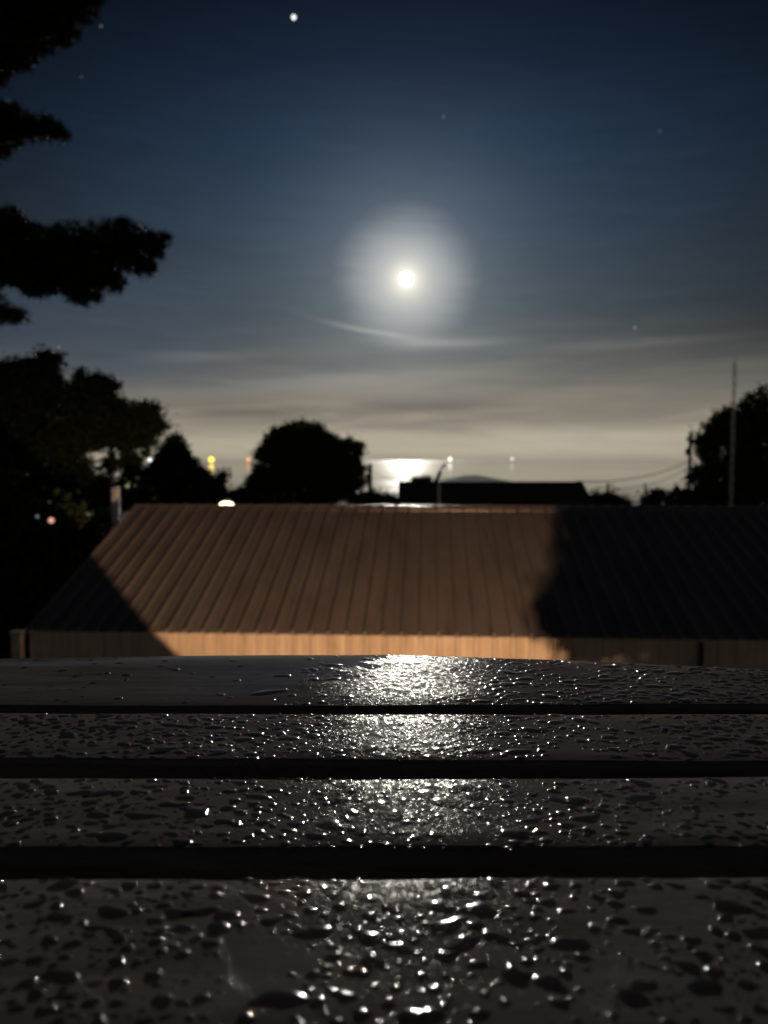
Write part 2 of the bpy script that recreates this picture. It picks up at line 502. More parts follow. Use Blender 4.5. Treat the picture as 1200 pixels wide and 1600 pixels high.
# barge boards along both gables and the ridge cap
for s in (X0 - .035, X0 + NP * PW + .002):
    for sd in (0, 1):
        y0, y1 = (-.07, RUN) if sd == 0 else (2 * RUN + .07, RUN)
        z0 = EAVE - .03; z1 = EAVE + RISE + .0
        MB().poly([(s, y0, z0 - .11), (s, y1, z1 - .11), (s, y1, z1 + .02), (s, y0, z0 + .02)], (0.033, 0, 0)).build('barge_board', M['roof'], SHED)
cap = MB()
prof = [(-.17, -.17 * math.tan(R(SP)) + .032)] + [(.05 * math.sin(a), .022 + .035 * math.cos(a)) for a in [R(x) for x in range(-80, 81, 16)]] + [(.17, -.17 * math.tan(R(SP)) + .032)]
prof2 = [(y, z - .004) for y, z in prof][::-1]
cap.poly([(X0 - .02, RUN + y, EAVE + RISE + z) for y, z in prof + prof2], (NP * PW + .04, 0, 0))
M['cap'] = material('ridge_cap_metal', (0.30, 0.26, 0.23), 0.32, 0.2, 5, metal=0.5)
cap.build('ridge_cap', M['cap'], SHED, smooth=False)
# downpipe on the wall (dark vertical at the right)
px_x = at(1088, 1010, 10.0)
MB().tube([(4.25, -0.03, 0.05), (4.25, -0.03, EAVE - .05)], .035, 10).build('downpipe', M['dark_metal'], SHED, smooth=True)

# ------------------------------------------------------------------ the wet slatted table under the camera
H = 0.2; TZ = EYE.z - H
TABLE = empty('slatted_table', (0, 0.38, TZ - 0.725), label='wet brown wooden slatted table covered in rain drops in front of the shed', cat='table')


def wet_wood():
    m = bpy.data.materials.new('wet_brown_wood'); m.use_nodes = True; t = m.node_tree; g = G(t); bs = t.nodes['Principled BSDF']
    gi = g.n('ShaderNodeNewGeometry')
    mp = g.n('ShaderNodeMapping'); mp.inputs['Scale'].default_value = (1, 9, 9); t.links.new(gi.outputs['Position'], mp.inputs[0])
    gr = g.noise(mp.outputs[0], 7, 8, 0.65, 0.6)
    fine = g.noise(mp.outputs[0], 60, 4, 0.6)
    c = g.ramp(g.add(g.mul(gr, .7), g.mul(fine, .3)), [(0.32, (0.062, 0.053, 0.052)), (0.66, (0.150, 0.128, 0.124))])
    t.links.new(c, bs.inputs['Base Color'])
    blot = g.noise(gi.outputs['Position'], 16, 4, 0.6)
    sp = g.n('ShaderNodeSeparateXYZ'); t.links.new(gi.outputs['Position'], sp.inputs[0])
    edge = g.add(sp.outputs[0], g.add(g.mul(g.sub(g.noise(gi.outputs['Position'], 22, 4, 0.55, 0.6), .5), .34), g.mul(g.sub(sp.outputs[1], .70), -.6)))
    film = g.mul(g.step(edge, -0.035, -0.05), g.step(sp.outputs[1], 0.60, 0.605))
    speck = g.step(g.noise(gi.outputs['Position'], 620, 2, 0.6), 0.46, 0.60)
    speck2 = g.step(g.noise(gi.outputs['Position'], 190, 3, 0.6), 0.40, 0.62)
    wet = g.add(g.mul(g.mul(speck, speck2), 0.8), 0.04)
    wet = g.mul(wet, g.step(blot, 0.30, 0.62, 0.45, 1.0))
    b = g.n('ShaderNodeBump'); g.put(b.inputs['Strength'], g.sub(0.42, g.mul(film, .38))); b.inputs['Distance'].default_value = 0.0012
    mp2 = g.n('ShaderNodeMapping'); mp2.inputs['Scale'].default_value = (1, 1.0, 1); t.links.new(gi.outputs['Position'], mp2.inputs[0])
    h1 = g.noise(mp2.outputs[0], 330, 3, 0.65)
    h2 = g.noise(mp2.outputs[0], 90, 2, 0.5)
    hh = g.add(g.mul(h1, 0.8), g.add(g.mul(h2, 0.9), g.mul(gr, 0.5)))
    t.links.new(hh, b.inputs['Height'])
    # wood body under a broken film of water
    df = g.n('ShaderNodeBsdfDiffuse'); t.links.new(c, df.inputs[0])
    gl = g.n('ShaderNodeBsdfAnisotropic', distribution='BECKMANN'); t.links.new(b.outputs[0], gl.inputs['Normal'])
    g.put(gl.inputs['Roughness'], g.sub(0.25, g.mul(film, .15)))
    fr = g.n('ShaderNodeFresnel'); fr.inputs[0].default_value = 1.33
    wgt = g.mul(fr.outputs[0], g.m('MAXIMUM', wet, g.mul(film, 0.6)))
    mx = g.n('ShaderNodeMixShader'); t.links.new(wgt, mx.inputs[0]); t.links.new(df.outputs[0], mx.inputs[1]); t.links.new(gl.outputs[0], mx.inputs[2])
    t.links.new(mx.outputs[0], t.nodes['Material Output'].inputs[0])
    return m


M['wet'] = wet_wood()
PL = [(3.065 * H, 3.90 * H), (2.487 * H, 2.971 * H), (1.908 * H, 2.367 * H), (1.24 * H, 1.782 * H), (.62 * H, 1.11 * H), (0.0, .49 * H), (-.62 * H, -.13 * H)]
TH = 0.030


def plank(y0, y1, warp=None, lift=0.0, tilt=0.0):
    nx = 140; v = []; f = []
    r = 0.0035
    prof = []
    # rounded rectangle section (s from near edge 0 to far edge 1, z)
    for k in range(5):
        a = R(90 * k / 4); prof.append((r - r * math.cos(a), -r + r * math.sin(a), 0))
    for q in (.25, .5, .75): prof.append((q, 0, 2))
    for k in range(5):
        a = R(90 - 90 * k / 4); prof.append((r - r * math.cos(a), -r + r * math.sin(a), 1))
    prof.append((r, -TH, 1)); prof.append((r, -TH, 0))
    n = len(prof)
    for i in range(nx + 1):
        x = -0.9 + 1.8 * i / nx
        a = y0 + 0.0018 * math.sin(x * 6 + y0 * 70) + 0.0007 * math.sin(x * 37 + y0 * 20) + random.uniform(-.0003, .0003)
        b = (warp(x) if warp else y1) + 0.0015 * math.sin(x * 8 + y1 * 50) + 0.0005 * math.sin(x * 33) + random.uniform(-.0003, .0003)
        for (s, z, k) in prof:
            y = a + s if k == 0 else (b - s if k == 1 else a + (b - a) * s)
            v.append((x, y, z + lift + tilt * x + 0.0005 * math.sin(x * 5 + y0 * 30)))
    for i in range(nx):
        for k in range(n): k2 = (k + 1) % n; f.append((i * n + k, i * n + k2, (i + 1) * n + k2, (i + 1) * n + k))
    f.append(tuple(range(n))); f.append(tuple(nx * n + k for k in range(n))[::-1])
    me = bpy.data.meshes.new('plank'); me.from_pydata(v, [], f)
    bm = bmesh.new(); bm.from_mesh(me); bmesh.ops.recalc_face_normals(bm, faces=bm.faces); bm.to_mesh(me); bm.free()
    me.polygons.foreach_set('use_smooth', [True] * len(me.polygons))
    return me


def far_edge(x):
    # the outermost board is worn away towards its right end
    u = x / .78
    px = 600 + 1200 * u
    y = np.interp(px, [-400, 0, 270, 600, 860, 1000, 1200, 1700], [1031, 1027, 1022.5, 1022, 1030, 1037, 1047, 1062])
    dep = math.atan((y - 800) / 1200) + PITCH
    return H / math.tan(dep)


for i, (a, b) in enumerate(PL):
    o = link('plank', plank(a, b, far_edge if i == 0 else None), M['wet'], TABLE, (0, -0.38, 0.725))
for x in (-.72, .72):
    MB().box((x, 0, 0.725 - TH - .0225), (.045, .84, .045)).build('crossbar', M['added_stair'], TABLE, bevel=.003)
for x in (-.72, .72):
    for y in (-.39, .39):
        MB().box((x * 1.0, y * .93, (0.725 - TH - .046) / 2), (.055, .055, 0.725 - TH - .046)).build('leg', M['added_stair'], TABLE, bevel=.004)


# ------------------------------------------------------------------ rain water on the boards
def water_mat():
    m = bpy.data.materials.new('rain_water'); m.use_nodes = True; t = m.node_tree; t.nodes.clear(); g = G(t)
    fr = g.n('ShaderNodeFresnel'); fr.inputs[0].default_value = 1.333; frc = g.m('MINIMUM', fr.outputs[0], 0.62)
    tr = g.n('ShaderNodeBsdfTransparent'); tr.inputs[0].default_value = (0.78, 0.77, 0.76, 1)
    gl = g.n('ShaderNodeBsdfGlossy'); gl.inputs['Color'].default_value = (1, 1, 1, 1); gl.inputs['Roughness'].default_value = 0.085
    mx = g.n('ShaderNodeMixShader'); t.links.new(frc, mx.inputs[0]); t.links.new(tr.outputs[0], mx.inputs[1]); t.links.new(gl.outputs[0], mx.inputs[2])
    o = g.n('ShaderNodeOutputMaterial'); t.links.new(mx.outputs[0], o.inputs[0])
    return m


def drop_verts(cx, cy, r, ex, hgt, rnd, z0, seg=18):
    rings = (1.0, 0.93, 0.8, 0.6, 0.34)
    ph = rnd.random(4) * 6.283; am = np.array([.16, .11, .07, .05]) * rnd.uniform(.4, 1.5, 4)
    th = np.arange(seg) / seg * 6.28318
    rad = 1 + sum(am[k] * np.cos((k + 2) * th + ph[k]) for k in range(4))
    rot = rnd.normal(0, .35)
    v = []
    for q in rings:
        x = np.cos(th) * rad * r * q * ex; y = np.sin(th) * rad * r * q / math.sqrt(ex)
        z = hgt * (1 - q ** 2.6) ** 0.75
        X = cx + x * math.cos(rot) - y * math.sin(rot); Y = cy + x * math.sin(rot) + y * math.cos(rot)
        v.append(np.stack([X, Y, np.full(seg, z0 + z - .0001)], 1))
    v.append(np.array([[cx, cy, z0 + hgt]]))
    return np.concatenate(v), len(rings), seg


def make_water():
    rnd = np.random.default_rng(21)
    V = []; F = []; n0 = 0; cnt = 0
    def put(cx, cy, r, ex, hgt, ya=PL[0][0]):
        nonlocal n0, cnt
        vv, nr, seg = drop_verts(cx, cy, r, ex, hgt, rnd, TZ + 0.0005 * math.sin(cx * 5 + ya * 30), 22 if r > .006 else (14 if r > .002 else 9))
        V.append(vv)
        for j in range(nr - 1):
            for k in range(seg):
                k2 = (k + 1) % seg
                F.append((n0 + j * seg + k, n0 + j * seg + k2, n0 + (j + 1) * seg + k2, n0 + (j + 1) * seg + k))
        for k in range(seg): F.append((n0 + (nr - 1) * seg + k, n0 + (nr - 1) * seg + (k + 1) % seg, n0 + nr * seg))
        n0 += len(vv); cnt += 1
    for pi, (a, b) in enumerate(PL[:5]):
        grid = {}
        wid = .46 if pi == 0 else (.42 if pi < 3 else .30)
        area = 2 * wid * (b - a)
        far = pi == 0
        for kind, dens, lo, hi in (('big', 1100, .0038, .0072), ('mid', 7800, .0019, .0040), ('small', 11500, .0007, .0019)):
            want = int(area * dens); got = 0
            for _ in range(want * 3):
                if got >= want: break
                x = rnd.uniform(-wid, wid); y = rnd.uniform(a + .002, b - .002)
                r = rnd.uniform(lo, hi)
                if y - r < a + .001 or y + r > b - .001: continue
                if far:
                    if far_edge(x) - r - .002 < y: continue
                    # the smooth wet sheet on the left of the outer board carries few drops
                    if x < -.06 + .04 * math.sin(y * 60) and rnd.random() < .9: continue
                    if x < .09 and rnd.random() < .6: continue
                dry = math.sin(x * 31 + y * 12 + pi) * math.sin(y * 57 - x * 9 + pi * 2) + .6 * math.sin(x * 73 + 1.3) * math.sin(y * 41 + x * 22)
                if dry > rnd.uniform(.25, 1.3): continue
                gx, gy = int(x // .02), int(y // .02)
                ok = True
                for ax in (gx - 1, gx, gx + 1):
                    for ay in (gy - 1, gy, gy + 1):
                        for (qx, qy, qr) in grid.get((ax, ay), ()):
                            if (qx - x) ** 2 + (qy - y) ** 2 < (.9 * (qr + r)) ** 2: ok = False; break
                        if not ok: break
                    if not ok: break
                if not ok: continue
                grid.setdefault((gx, gy), []).append((x, y, r)); got += 1
                ex = rnd.uniform(1.0, 1.5) if kind == 'big' else rnd.uniform(.95, 1.3)
                put(x, y, r, ex, r * (rnd.uniform(.09, .18) if kind == 'big' else rnd.uniform(.12, .28)), a)
    # flat puddles on the outer board: wide thin sheets
    for cx, cy, r, ex in ((-.10, .650, .0095, 1.7), (-.052, .738, .006, 2.2), (.012, .655, .0085, 1.5)):
        put(cx, cy, r, ex, .0009 + r * .03)
    V2 = np.concatenate(V)
    me = bpy.data.meshes.new('rain_drops'); me.from_pydata(V2.tolist(), [], F)
    me.polygons.foreach_set('use_smooth', [True] * len(me.polygons))
    o = link('rain_drops', me, water_mat())
    tag(o, 'rain drops and small puddles beaded over the table boards', 'rain drops', kind='stuff')
    print('drops', cnt, len(F))


make_water()

# ------------------------------------------------------------------ deck, lamp and unseen added light blockers behind and under the camera
DECK = empty('deck', (0, 0, 0), label='raised wooden deck that carries the slatted table', cat='deck')
bd = MB().box((0, 0, 0), (4.4, .138, .03)).mesh('deck_board', bevel=.003); bd.materials.append(M['deck'])
DZ = TZ - .725 - .015
for i in range(18):
    o = bpy.data.objects.new('deck_board', bd); C.objects.link(o); o.parent = DECK; o.location = (0.2, .82 - i * .146, DZ)
MB().box((0.2, .88, DZ - .10), (4.4, .03, .2)).build('rim_joist', M['deck'], DECK)
for x in (-1.9, 2.3):
    MB().box((x, .80, (DZ - .02) / 2), (.1, .1, DZ - .02)).build('deck_post', M['deck'], DECK)

LAMP = Vector((0.96, -0.5, EYE.z - 2.4))
HW = empty('house_wall', (0, -1.0, 0), label='lower wall of the house under the deck, carrying the flood lamp', cat='wall')
MB().box((0, 0, 1.85), (9, .2, 3.7)).build('wall_face', M['house_wall'], HW)
FL = empty('flood_lamp', (LAMP.x, -0.9, LAMP.z), label='orange flood lamp on an arm under the deck', cat='lamp')
MB().box((0, .012, 0), (.12, .02, .16)).build('back_plate', M['dark_metal'], FL, bevel=.003)
MB().tube([(0, .02, 0), (0, .20, .03), (0, .33, .02)], .014, 10).build('arm', M['dark_metal'], FL, smooth=True)
MB().tube([(0, .32, 0), (0, .36, 0), (0, .375, 0)], [.04, .085, .09], 20).build('housing', M['dark_metal'], FL, smooth=True)
vis = [(-.62 * math.cos(R(a)), .3 + .6 * math.sin(R(a)), .085) for a in range(0, 181, 12)]
MB().poly(vis, (0, 0, .012)).build('added_visor', M['black_pole'], FL)  # added unseen plate, keeps the lamp light off the pine
low_ = [(x, y * .8 + .05, -.09) for x, y, z in vis]
MB().poly(low_, (0, 0, .012)).build('added_barn_door', M['black_pole'], FL)  # added lower plate, unseen, stops lamp light bouncing off the ground
MB().ball((0, .385, 0), (.05, .01, .05), 2).build('bulb', glow('flood_bulb', (1.0, 0.55, 0.2), 30), FL, smooth=True)
ld = bpy.data.lights.new('flood_light', 'SPOT'); ld.energy = 4700; ld.color = (1.0, 0.59, 0.32); ld.shadow_soft_size = 0.022
ld.spot_size = R(120); ld.spot_blend = .5
lo = bpy.data.objects.new('flood_light', ld); C.objects.link(lo); lo.location = LAMP
lo.rotation_euler = (Vector((-.08, 1, .02))).to_track_quat('-Z', 'Y').to_euler()

# added steps: unseen solid side cuts the lamp light along a falling 45 degree line
def shadow_pt(target, k):
    return LAMP + (target - LAMP) * (k / (target.y - LAMP.y))
shA = shadow_pt(Vector((-4.87, 12.7, EYE.z - 1.56)), 3.0)
shB = shadow_pt(Vector((-3.12, 10.36, EYE.z - 2.4)), 3.0)
shC = shadow_pt(Vector((-2.84, 10.40, EYE.z - 2.70)), 3.0)
ST = empty('added_stair', (shC.x, 2.5, 0), label='added unseen wooden steps whose closed side shapes the lamp shadow', cat='added_stair')
dx = shB.x - shC.x; yy = shB.y
def rel(x, z): return (x - shC.x, 0, z)
top = shA + (shA - shC) * 2.2
bot = shC + (shC - shA) * .5
out = [rel(top.x, top.z), rel(shA.x, shA.z), rel(shB.x, shB.z), rel(shC.x, shC.z), rel(bot.x, bot.z), rel(bot.x, 0), rel(top.x - 3.2, 0), rel(top.x - 3.2, top.z)]
MB().poly(out, (0, -.04, 0)).build('shadow_panel', M['added_stair'], ST)
n = 9
for i in range(n):
    q = i / (n - 1); x = bot.x + .1 + (top.x - bot.x) * q; z = bot.z - .06 + (top.z - bot.z) * q
    MB().box((x - shC.x - .18, -.5, z - .16), (.27, .9, .03)).build('tread', M['added_stair'], ST)


# ------------------------------------------------------------------ foliage
def leaves(lobes, n, size, jitter=0.2, shell=0.65, flat=0.0):
    """many leaf faces spread through ellipsoid lobes [(centre, (rx,ry,rz))], weighted to the outer shell"""
    vol = np.array([l[1][0] * l[1][2] + l[1][0] * l[1][1] for l in lobes]); pr = vol / vol.sum()
    per = 14; cnt = RNG.multinomial(n // per, pr)
    P = []
    for (c, r), k in zip(lobes, cnt):
        d = RNG.normal(size=(k, 3)); d /= np.linalg.norm(d, axis=1)[:, None]
        q = RNG.random(k) ** (1 / 3.0) * (1 - shell) + shell * (0.82 + 0.30 * RNG.random(k))
        # lumpy outline: clumps
        ph = RNG.random(3) * 6; lump = 1 + jitter * (np.sin(d[:, 0] * 7 + ph[0]) * np.sin(d[:, 2] * 8 + ph[1]) + .6 * np.sin(d[:, 1] * 11 + d[:, 0] * 13 + ph[2]))
        P.append(np.array(c)[None] + d * (q * lump)[:, None] * np.array(r)[None])
    P = np.repeat(np.concatenate(P), per, axis=0); k = len(P)
    P = P + RNG.normal(size=(k, 3)) * size * RNG.choice([0.8, 1.2, 1.9], k)[:, None]
    a = RNG.normal(size=(k, 3)); a /= np.linalg.norm(a, axis=1)[:, None]
    b = np.cross(a, RNG.normal(size=(k, 3))); b /= np.linalg.norm(b, axis=1)[:, None] + 1e-9
    s = size * RNG.uniform(.55, 1.35, k)[:, None]
    a *= s; b *= s * .5
    V = np.stack([P - a, P + b, P + a, P - b], 1).reshape(-1, 3)
    F = np.arange(4 * k).reshape(-1, 4)
    return V, F


def quick_mesh(name, V, F, mat):
    me = bpy.data.meshes.new(name); nv, nf = len(V), len(F)
    me.vertices.add(nv); me.vertices.foreach_set('co', np.asarray(V, dtype=np.float32).ravel())
    me.loops.add(nf * 4); me.loops.foreach_set('vertex_index', np.asarray(F, dtype=np.int32).ravel())
    me.polygons.add(nf); me.polygons.foreach_set('loop_start', np.arange(0, nf * 4, 4, dtype=np.int32))
    me.update(calc_edges=True); me.materials.append(mat)
    return me


def needle_tufts(lobes, n_tuft, length, per=12):
    vol = np.array([l[1][0] * l[1][2] for l in lobes]); cnt = RNG.multinomial(n_tuft, vol / vol.sum())
    P = []
    for (c, r), k in zip(lobes, cnt):
        d = RNG.normal(size=(k, 3)); d /= np.linalg.norm(d, axis=1)[:, None]
        q = RNG.random(k) ** (1 / 2.2)
        P.append(np.array(c)[None] + d * q[:, None] * np.array(r)[None])
    P = np.concatenate(P); P = np.repeat(P, per, axis=0); k = len(P)
    a = RNG.normal(size=(k, 3)); a[:, 2] += .5; a /= np.linalg.norm(a, axis=1)[:, None]
    b = np.cross(a, RNG.normal(size=(k, 3))); b /= np.linalg.norm(b, axis=1)[:, None] + 1e-9
    L = length * RNG.uniform(.6, 1.2, k)[:, None]; wd = length * .075
    V = np.stack([P - b * wd, P + b * wd, P + a * L + b * wd * .3, P + a * L - b * wd * .3], 1).reshape(-1, 3)
    return V, np.arange(4 * k).reshape(-1, 4)


def rag(spec, n, r0, r1):
    out = list(spec)
    for _ in range(n):
        cx, cy, rx, ry = random.choice(spec)
        a = random.uniform(-.15, math.pi + .15); r = random.uniform(r0, r1)
        out.append((cx + rx * 1.02 * math.cos(a), cy - ry * 1.02 * math.sin(a), r * random.uniform(.7, 1.5), r * random.uniform(.6, 1.3)))
    return out


def px_lobes(spec, dist, depth=0.9):
    """ellipses given by where they stand in the photograph, as solid lobes at a distance"""
    out = []
    for (cx, cy, rx, ry) in spec:
        dd = dist + random.uniform(-.4, .4) * rx / 1200 * dist
        c = at(cx, cy, dd); s = dd / 1200
        out.append(((c.x, c.y, c.z), (rx * s, depth * max(rx, ry) * s * .9, ry * s)))
    return out


def tree(name, spec, dist, trunk_px, mat, n, leaf_px, label, cat='tree', group=None, tufts=False, limbs=True, trunk_r=.16, depth=.9, shell=.65, jitter=.2, ragged=None):
    if ragged: spec = rag(spec, *ragged)
    lobes = px_lobes(spec, dist, depth)
    bx = at(trunk_px, 790, dist).x
    bz = gz(bx, dist)
    e = empty(name, (bx, dist, bz), label=label, cat=cat, group=group)
    loc = [((c[0] - bx, c[1] - dist, c[2] - bz), r) for c, r in lobes]
    s = leaf_px / 1200 * dist
    if tufts: V, F = needle_tufts(loc, n, s)
    else: V, F = leaves(loc, n, s, jitter, shell)
    o = link('crown', quick_mesh('crown', V, F, mat), None, e)
    o['kind'] = 'stuff'
    top = max(c[2] + r[2] * .4 for c, r in loc)
    t = MB()
    t.tube([(0, 0, -.3), (.05, 0, top * .35), (-.04, .05, top * .7), (0, 0, top)], [trunk_r * 1.25, trunk_r, trunk_r * .6, trunk_r * .15], 10)
    if limbs:
        for c, r in loc[:18]:
            h = max(.25 * top, min(top * .92, c[2] - r[2] * .6))
            c = Vector(c); st = Vector((0, 0, h)); mid = st.lerp(c, .5) + Vector((0, 0, -.06 * (c - st).length))
            t.tube([st, mid, c], [trunk_r * .4, trunk_r * .25, trunk_r * .08], 6)
    t.build('trunk', M['bark'], e, smooth=True)
    return e


# big pine just out of frame on the left, its branches reach in
PD = 8.2
branch1 = [(20, 20, 70, 55), (75, 20, 55, 45), (125, 12, 28, 26), (-60, 40, 90, 80), (20, 85, 40, 28), (-5, 110, 25, 22), (60, 58, 40, 26), (100, 52, 22, 20), (150, -8, 20, 14)]
branch2 = [(-20, 205, 50, 44), (30, 200, 36, 24), (68, 200, 28, 18), (95, 206, 16, 13), (-60, 200, 80, 60), (10, 180, 25, 20)]
branch3 = [(0, 390, 60, 62), (55, 405, 55, 55), (110, 405, 55, 55), (165, 395, 45, 48), (210, 388, 36, 36), (240, 385, 20, 22), (130, 452, 38, 26), (175, 440, 24, 18), (20, 350, 26, 24), (-60, 400, 80, 70),
           (60, 445, 40, 20), (15, 495, 30, 12), (-30, 480, 40, 30), (225, 418, 22, 14), (190, 352, 14, 10), (258, 372, 8, 6)]
e = tree('pine_tree', branch1 + branch2 + branch3 + [(-260, 150, 190, 90), (-250, 420, 200, 70), (-300, -100, 260, 110)], PD, -330, M['pine'], 26000, 11, 'near pine reaching three dark needle branches in over the left edge', tufts=True, trunk_r=.22, depth=.7)

# broad pines and bushes on the left
tree('pine_tree', [(60, 600, 34, 36), (20, 625, 55, 40), (55, 660, 70, 50), (-30, 640, 60, 60), (40, 720, 90, 60), (-20, 760, 80, 90), (100, 640, 35, 34), (70, 575, 22, 16), (-50, 590, 50, 30), (60, 800, 90, 60), (30, 580, 18, 16)],
     25, 30, M['pine'], 85000, 3.6, 'tallest dark pine of the clump at the left edge, behind the shed corner', group='dark pines in the clump on the left', ragged=(26, 5, 11))
tree('pine_tree', [(125, 612, 20, 22), (158, 605, 16, 20), (150, 640, 42, 28), (190, 645, 30, 17), (232, 648, 22, 12), (215, 668, 34, 12), (245, 668, 12, 7), (150, 685, 40, 14), (205, 690, 34, 8), (120, 660, 40, 30), (185, 665, 34, 16),
                   (110, 735, 26, 40), (100, 690, 30, 20), (230, 682, 14, 6), (175, 728, 9, 12), (205, 742, 12, 8), (178, 716, 8, 6), (206, 724, 7, 5), (226, 706, 8, 5), (192, 702, 7, 4), (150, 765, 34, 26), (205, 782, 28, 14), (140, 800, 40, 30), (188, 757, 10, 6)],
     22, 118, M['pine'], 52000, 3.2, 'pine with layered ragged boughs left of the spruce, sky showing through', group='dark pines in the clump on the left', shell=.5, ragged=(34, 4, 9))
tree('spruce_tree', [(274, 690, 8, 14), (274, 706, 20, 14), (272, 724, 33, 14), (276, 742, 46, 15), (280, 762, 60, 18), (284, 784, 68, 18), (240, 760, 26, 30), (215, 775, 30, 26), (318, 752, 16, 14), (335, 770, 16, 12), (345, 745, 6, 6)],
     30, 278, M['spruce'], 52000, 2.8, 'pointed dark spruce between the ragged pine and the bright street lamp', shell=.5, ragged=(34, 3, 7))
tree('round_tree', [(462, 704, 42, 36), (447, 722, 42, 42), (480, 715, 55, 45), (520, 730, 40, 42), (474, 762, 82, 34), (404, 764, 19, 24), (406, 738, 7, 6), (432, 682, 7, 8), (470, 672, 9, 8), (508, 684, 9, 8), (396, 748, 6, 6), (548, 706, 15, 20), (555, 745, 16, 22), (470, 690, 40, 26), (450, 678, 14, 10), (490, 676, 8, 12), (421, 690, 8, 10), (410, 708, 8, 12), (565, 735, 8, 6)],
     38, 470, M['leaf'], 95000, 2.5, 'wide rounded dark tree with a bristly top in the middle distance', shell=.55, jitter=.12, ragged=(40, 2.5, 6))
tree('broad_tree', [(1190, 645, 26, 32), (1160, 665, 22, 28), (1122, 675, 18, 22), (1105, 695, 16, 20), (1140, 700, 50, 40), (1200, 700, 60, 60), (1110, 738, 26, 12), (1150, 760, 60, 40), (1230, 750, 80, 60), (1084, 745, 13, 8), (1082, 782, 28, 14), (1240, 660, 50, 45), (1115, 775, 30, 20), (1138, 660, 12, 10)],
     42, 1165, M['leaf'], 80000, 2.8, 'large dark tree with lumpy crown at the right edge', shell=.6, ragged=(34, 4, 10))
# lower bushes
def bush(spec, dist, n, leaf_px, label, mat=None, group='dark bushes behind the shed'):
    tree('bush', spec, dist, spec[0][0], mat or M['leaf'], n, leaf_px, label, 'bush', group, limbs=False, trunk_r=.05, shell=.5)
bush([(1024, 778, 9, 10), (1022, 787, 16, 9), (1034, 784, 10, 8)], 60, 5000, 3.2, 'small round bush on its own right of the thin pole')
bush([(945, 785, 22, 10), (925, 788, 15, 8), (968, 790, 18, 5)], 50, 7000, 3.2, 'low bush at the right end of the long dark house')
bush([(1062, 787, 20, 8), (1050, 790, 12, 6)], 46, 5000, 3.2, 'low bush at the foot of the right hand utility pole')
bush([(600, 786, 26, 9), (570, 784, 24, 12), (632, 790, 14, 6)], 52, 9000, 3, 'low bushes between the round tree and the long dark house')
bush([(655, 752, 11, 5), (665, 750, 9, 4), (646, 755, 6, 3)], 62, 4000, 1.3, 'leafy top showing over the left end of the dark roof')
bush([(60, 900, 130, 110), (-60, 860, 120, 120), (20, 980, 110, 60), (110, 850, 45, 40), (-120, 960, 120, 120)], 16, 42000, 8, 'black mass of shrubs beside the left gable of the shed')
bush([(362, 782, 20, 10), (385, 780, 20, 13), (400, 790, 20, 10)], 33, 6000, 3.2, 'low scrub between the spruce and the round tree')

# added unseen plant: ragged edge shapes the shadow on the right half of the roof
SB = Vector((LAMP.x + .9, LAMP.y + 2.6, 0))
ps = empty('added_shrub', (SB.x, SB.y, 0), label='added unseen potted plant in front of the lamp, shaped for the roof shadow', cat='shadow_shrub')
lob = []
k = 2.6
def L_(dx, dz, rx, rz): lob.append(((LAMP.x + dx * k - SB.x, 0, LAMP.z + dz * k), (rx * k, .12, rz * k)))
# outline (dx per metre of distance, dz per metre)
L_(.245, .085, .085, .050); L_(.275, .14, .105, .05); L_(.36, .13, .16, .10); L_(.22, .03, .085, .035)
L_(.50, .14, .2, .11); L_(.34, .065, .19, .04); L_(.62, .14, .2, .11); L_(.26, .040, .12, .016); L_(.45, .04, .15, .02); L_(.185, .020, .075, .015); L_(.205, .03, .075, .02); L_(.24, .012, .11, .010)
V, F = leaves(lob, 60000, .022, .06, .3)
lob2 = [((LAMP.x + dx * k - SB.x, 0, LAMP.z - .025 * k), (rx * k, .1, .055 * k)) for dx, rx in ((.262, .135), (.45, .16), (.62, .2))]  # added thin leaf veil dimming the lamp light on the wall
V2, F2 = leaves(lob2, 20000, .016, .05, .0)
F = np.concatenate([F, F2 + len(V)]); V = np.concatenate([V, V2])
o = link('foliage', quick_mesh('foliage', V, F, M['leaf']), None, ps); o['kind'] = 'stuff'
t = MB()
for a in range(7):
    t.tube([(random.uniform(-.1, .1), random.uniform(-.08, .08), .45), (-.6 + a * .22, 0, LAMP.z - .2), (-.5 + a * .25, 0, LAMP.z + .3)], [.02, .012, .004], 6)
t.build('stem', M['bark'], ps, smooth=True)
MB().tube([(0, 0, 0), (0, 0, .02), (0, 0, .42), (0, 0, .46)], [.2, .22, .3, .32], 20).build('pot', M['terracotta'], ps, smooth=False)


# ------------------------------------------------------------------ houses and poles beyond the shed
def gable_house(x0, x1, y0, y1, dist, label, roof_mat, wall_mat, hip=False):
    a = at(x0, y0, dist); b = at(x1, y0, dist); zt = a.z; W = b.x - a.x; cx = (a.x + b.x) / 2
    g0 = gz(cx, dist); wallh = zt - g0
    e = empty('house', (cx, dist, g0), label=label, cat='house', group='houses beyond the shed')
    return e, W, wallh


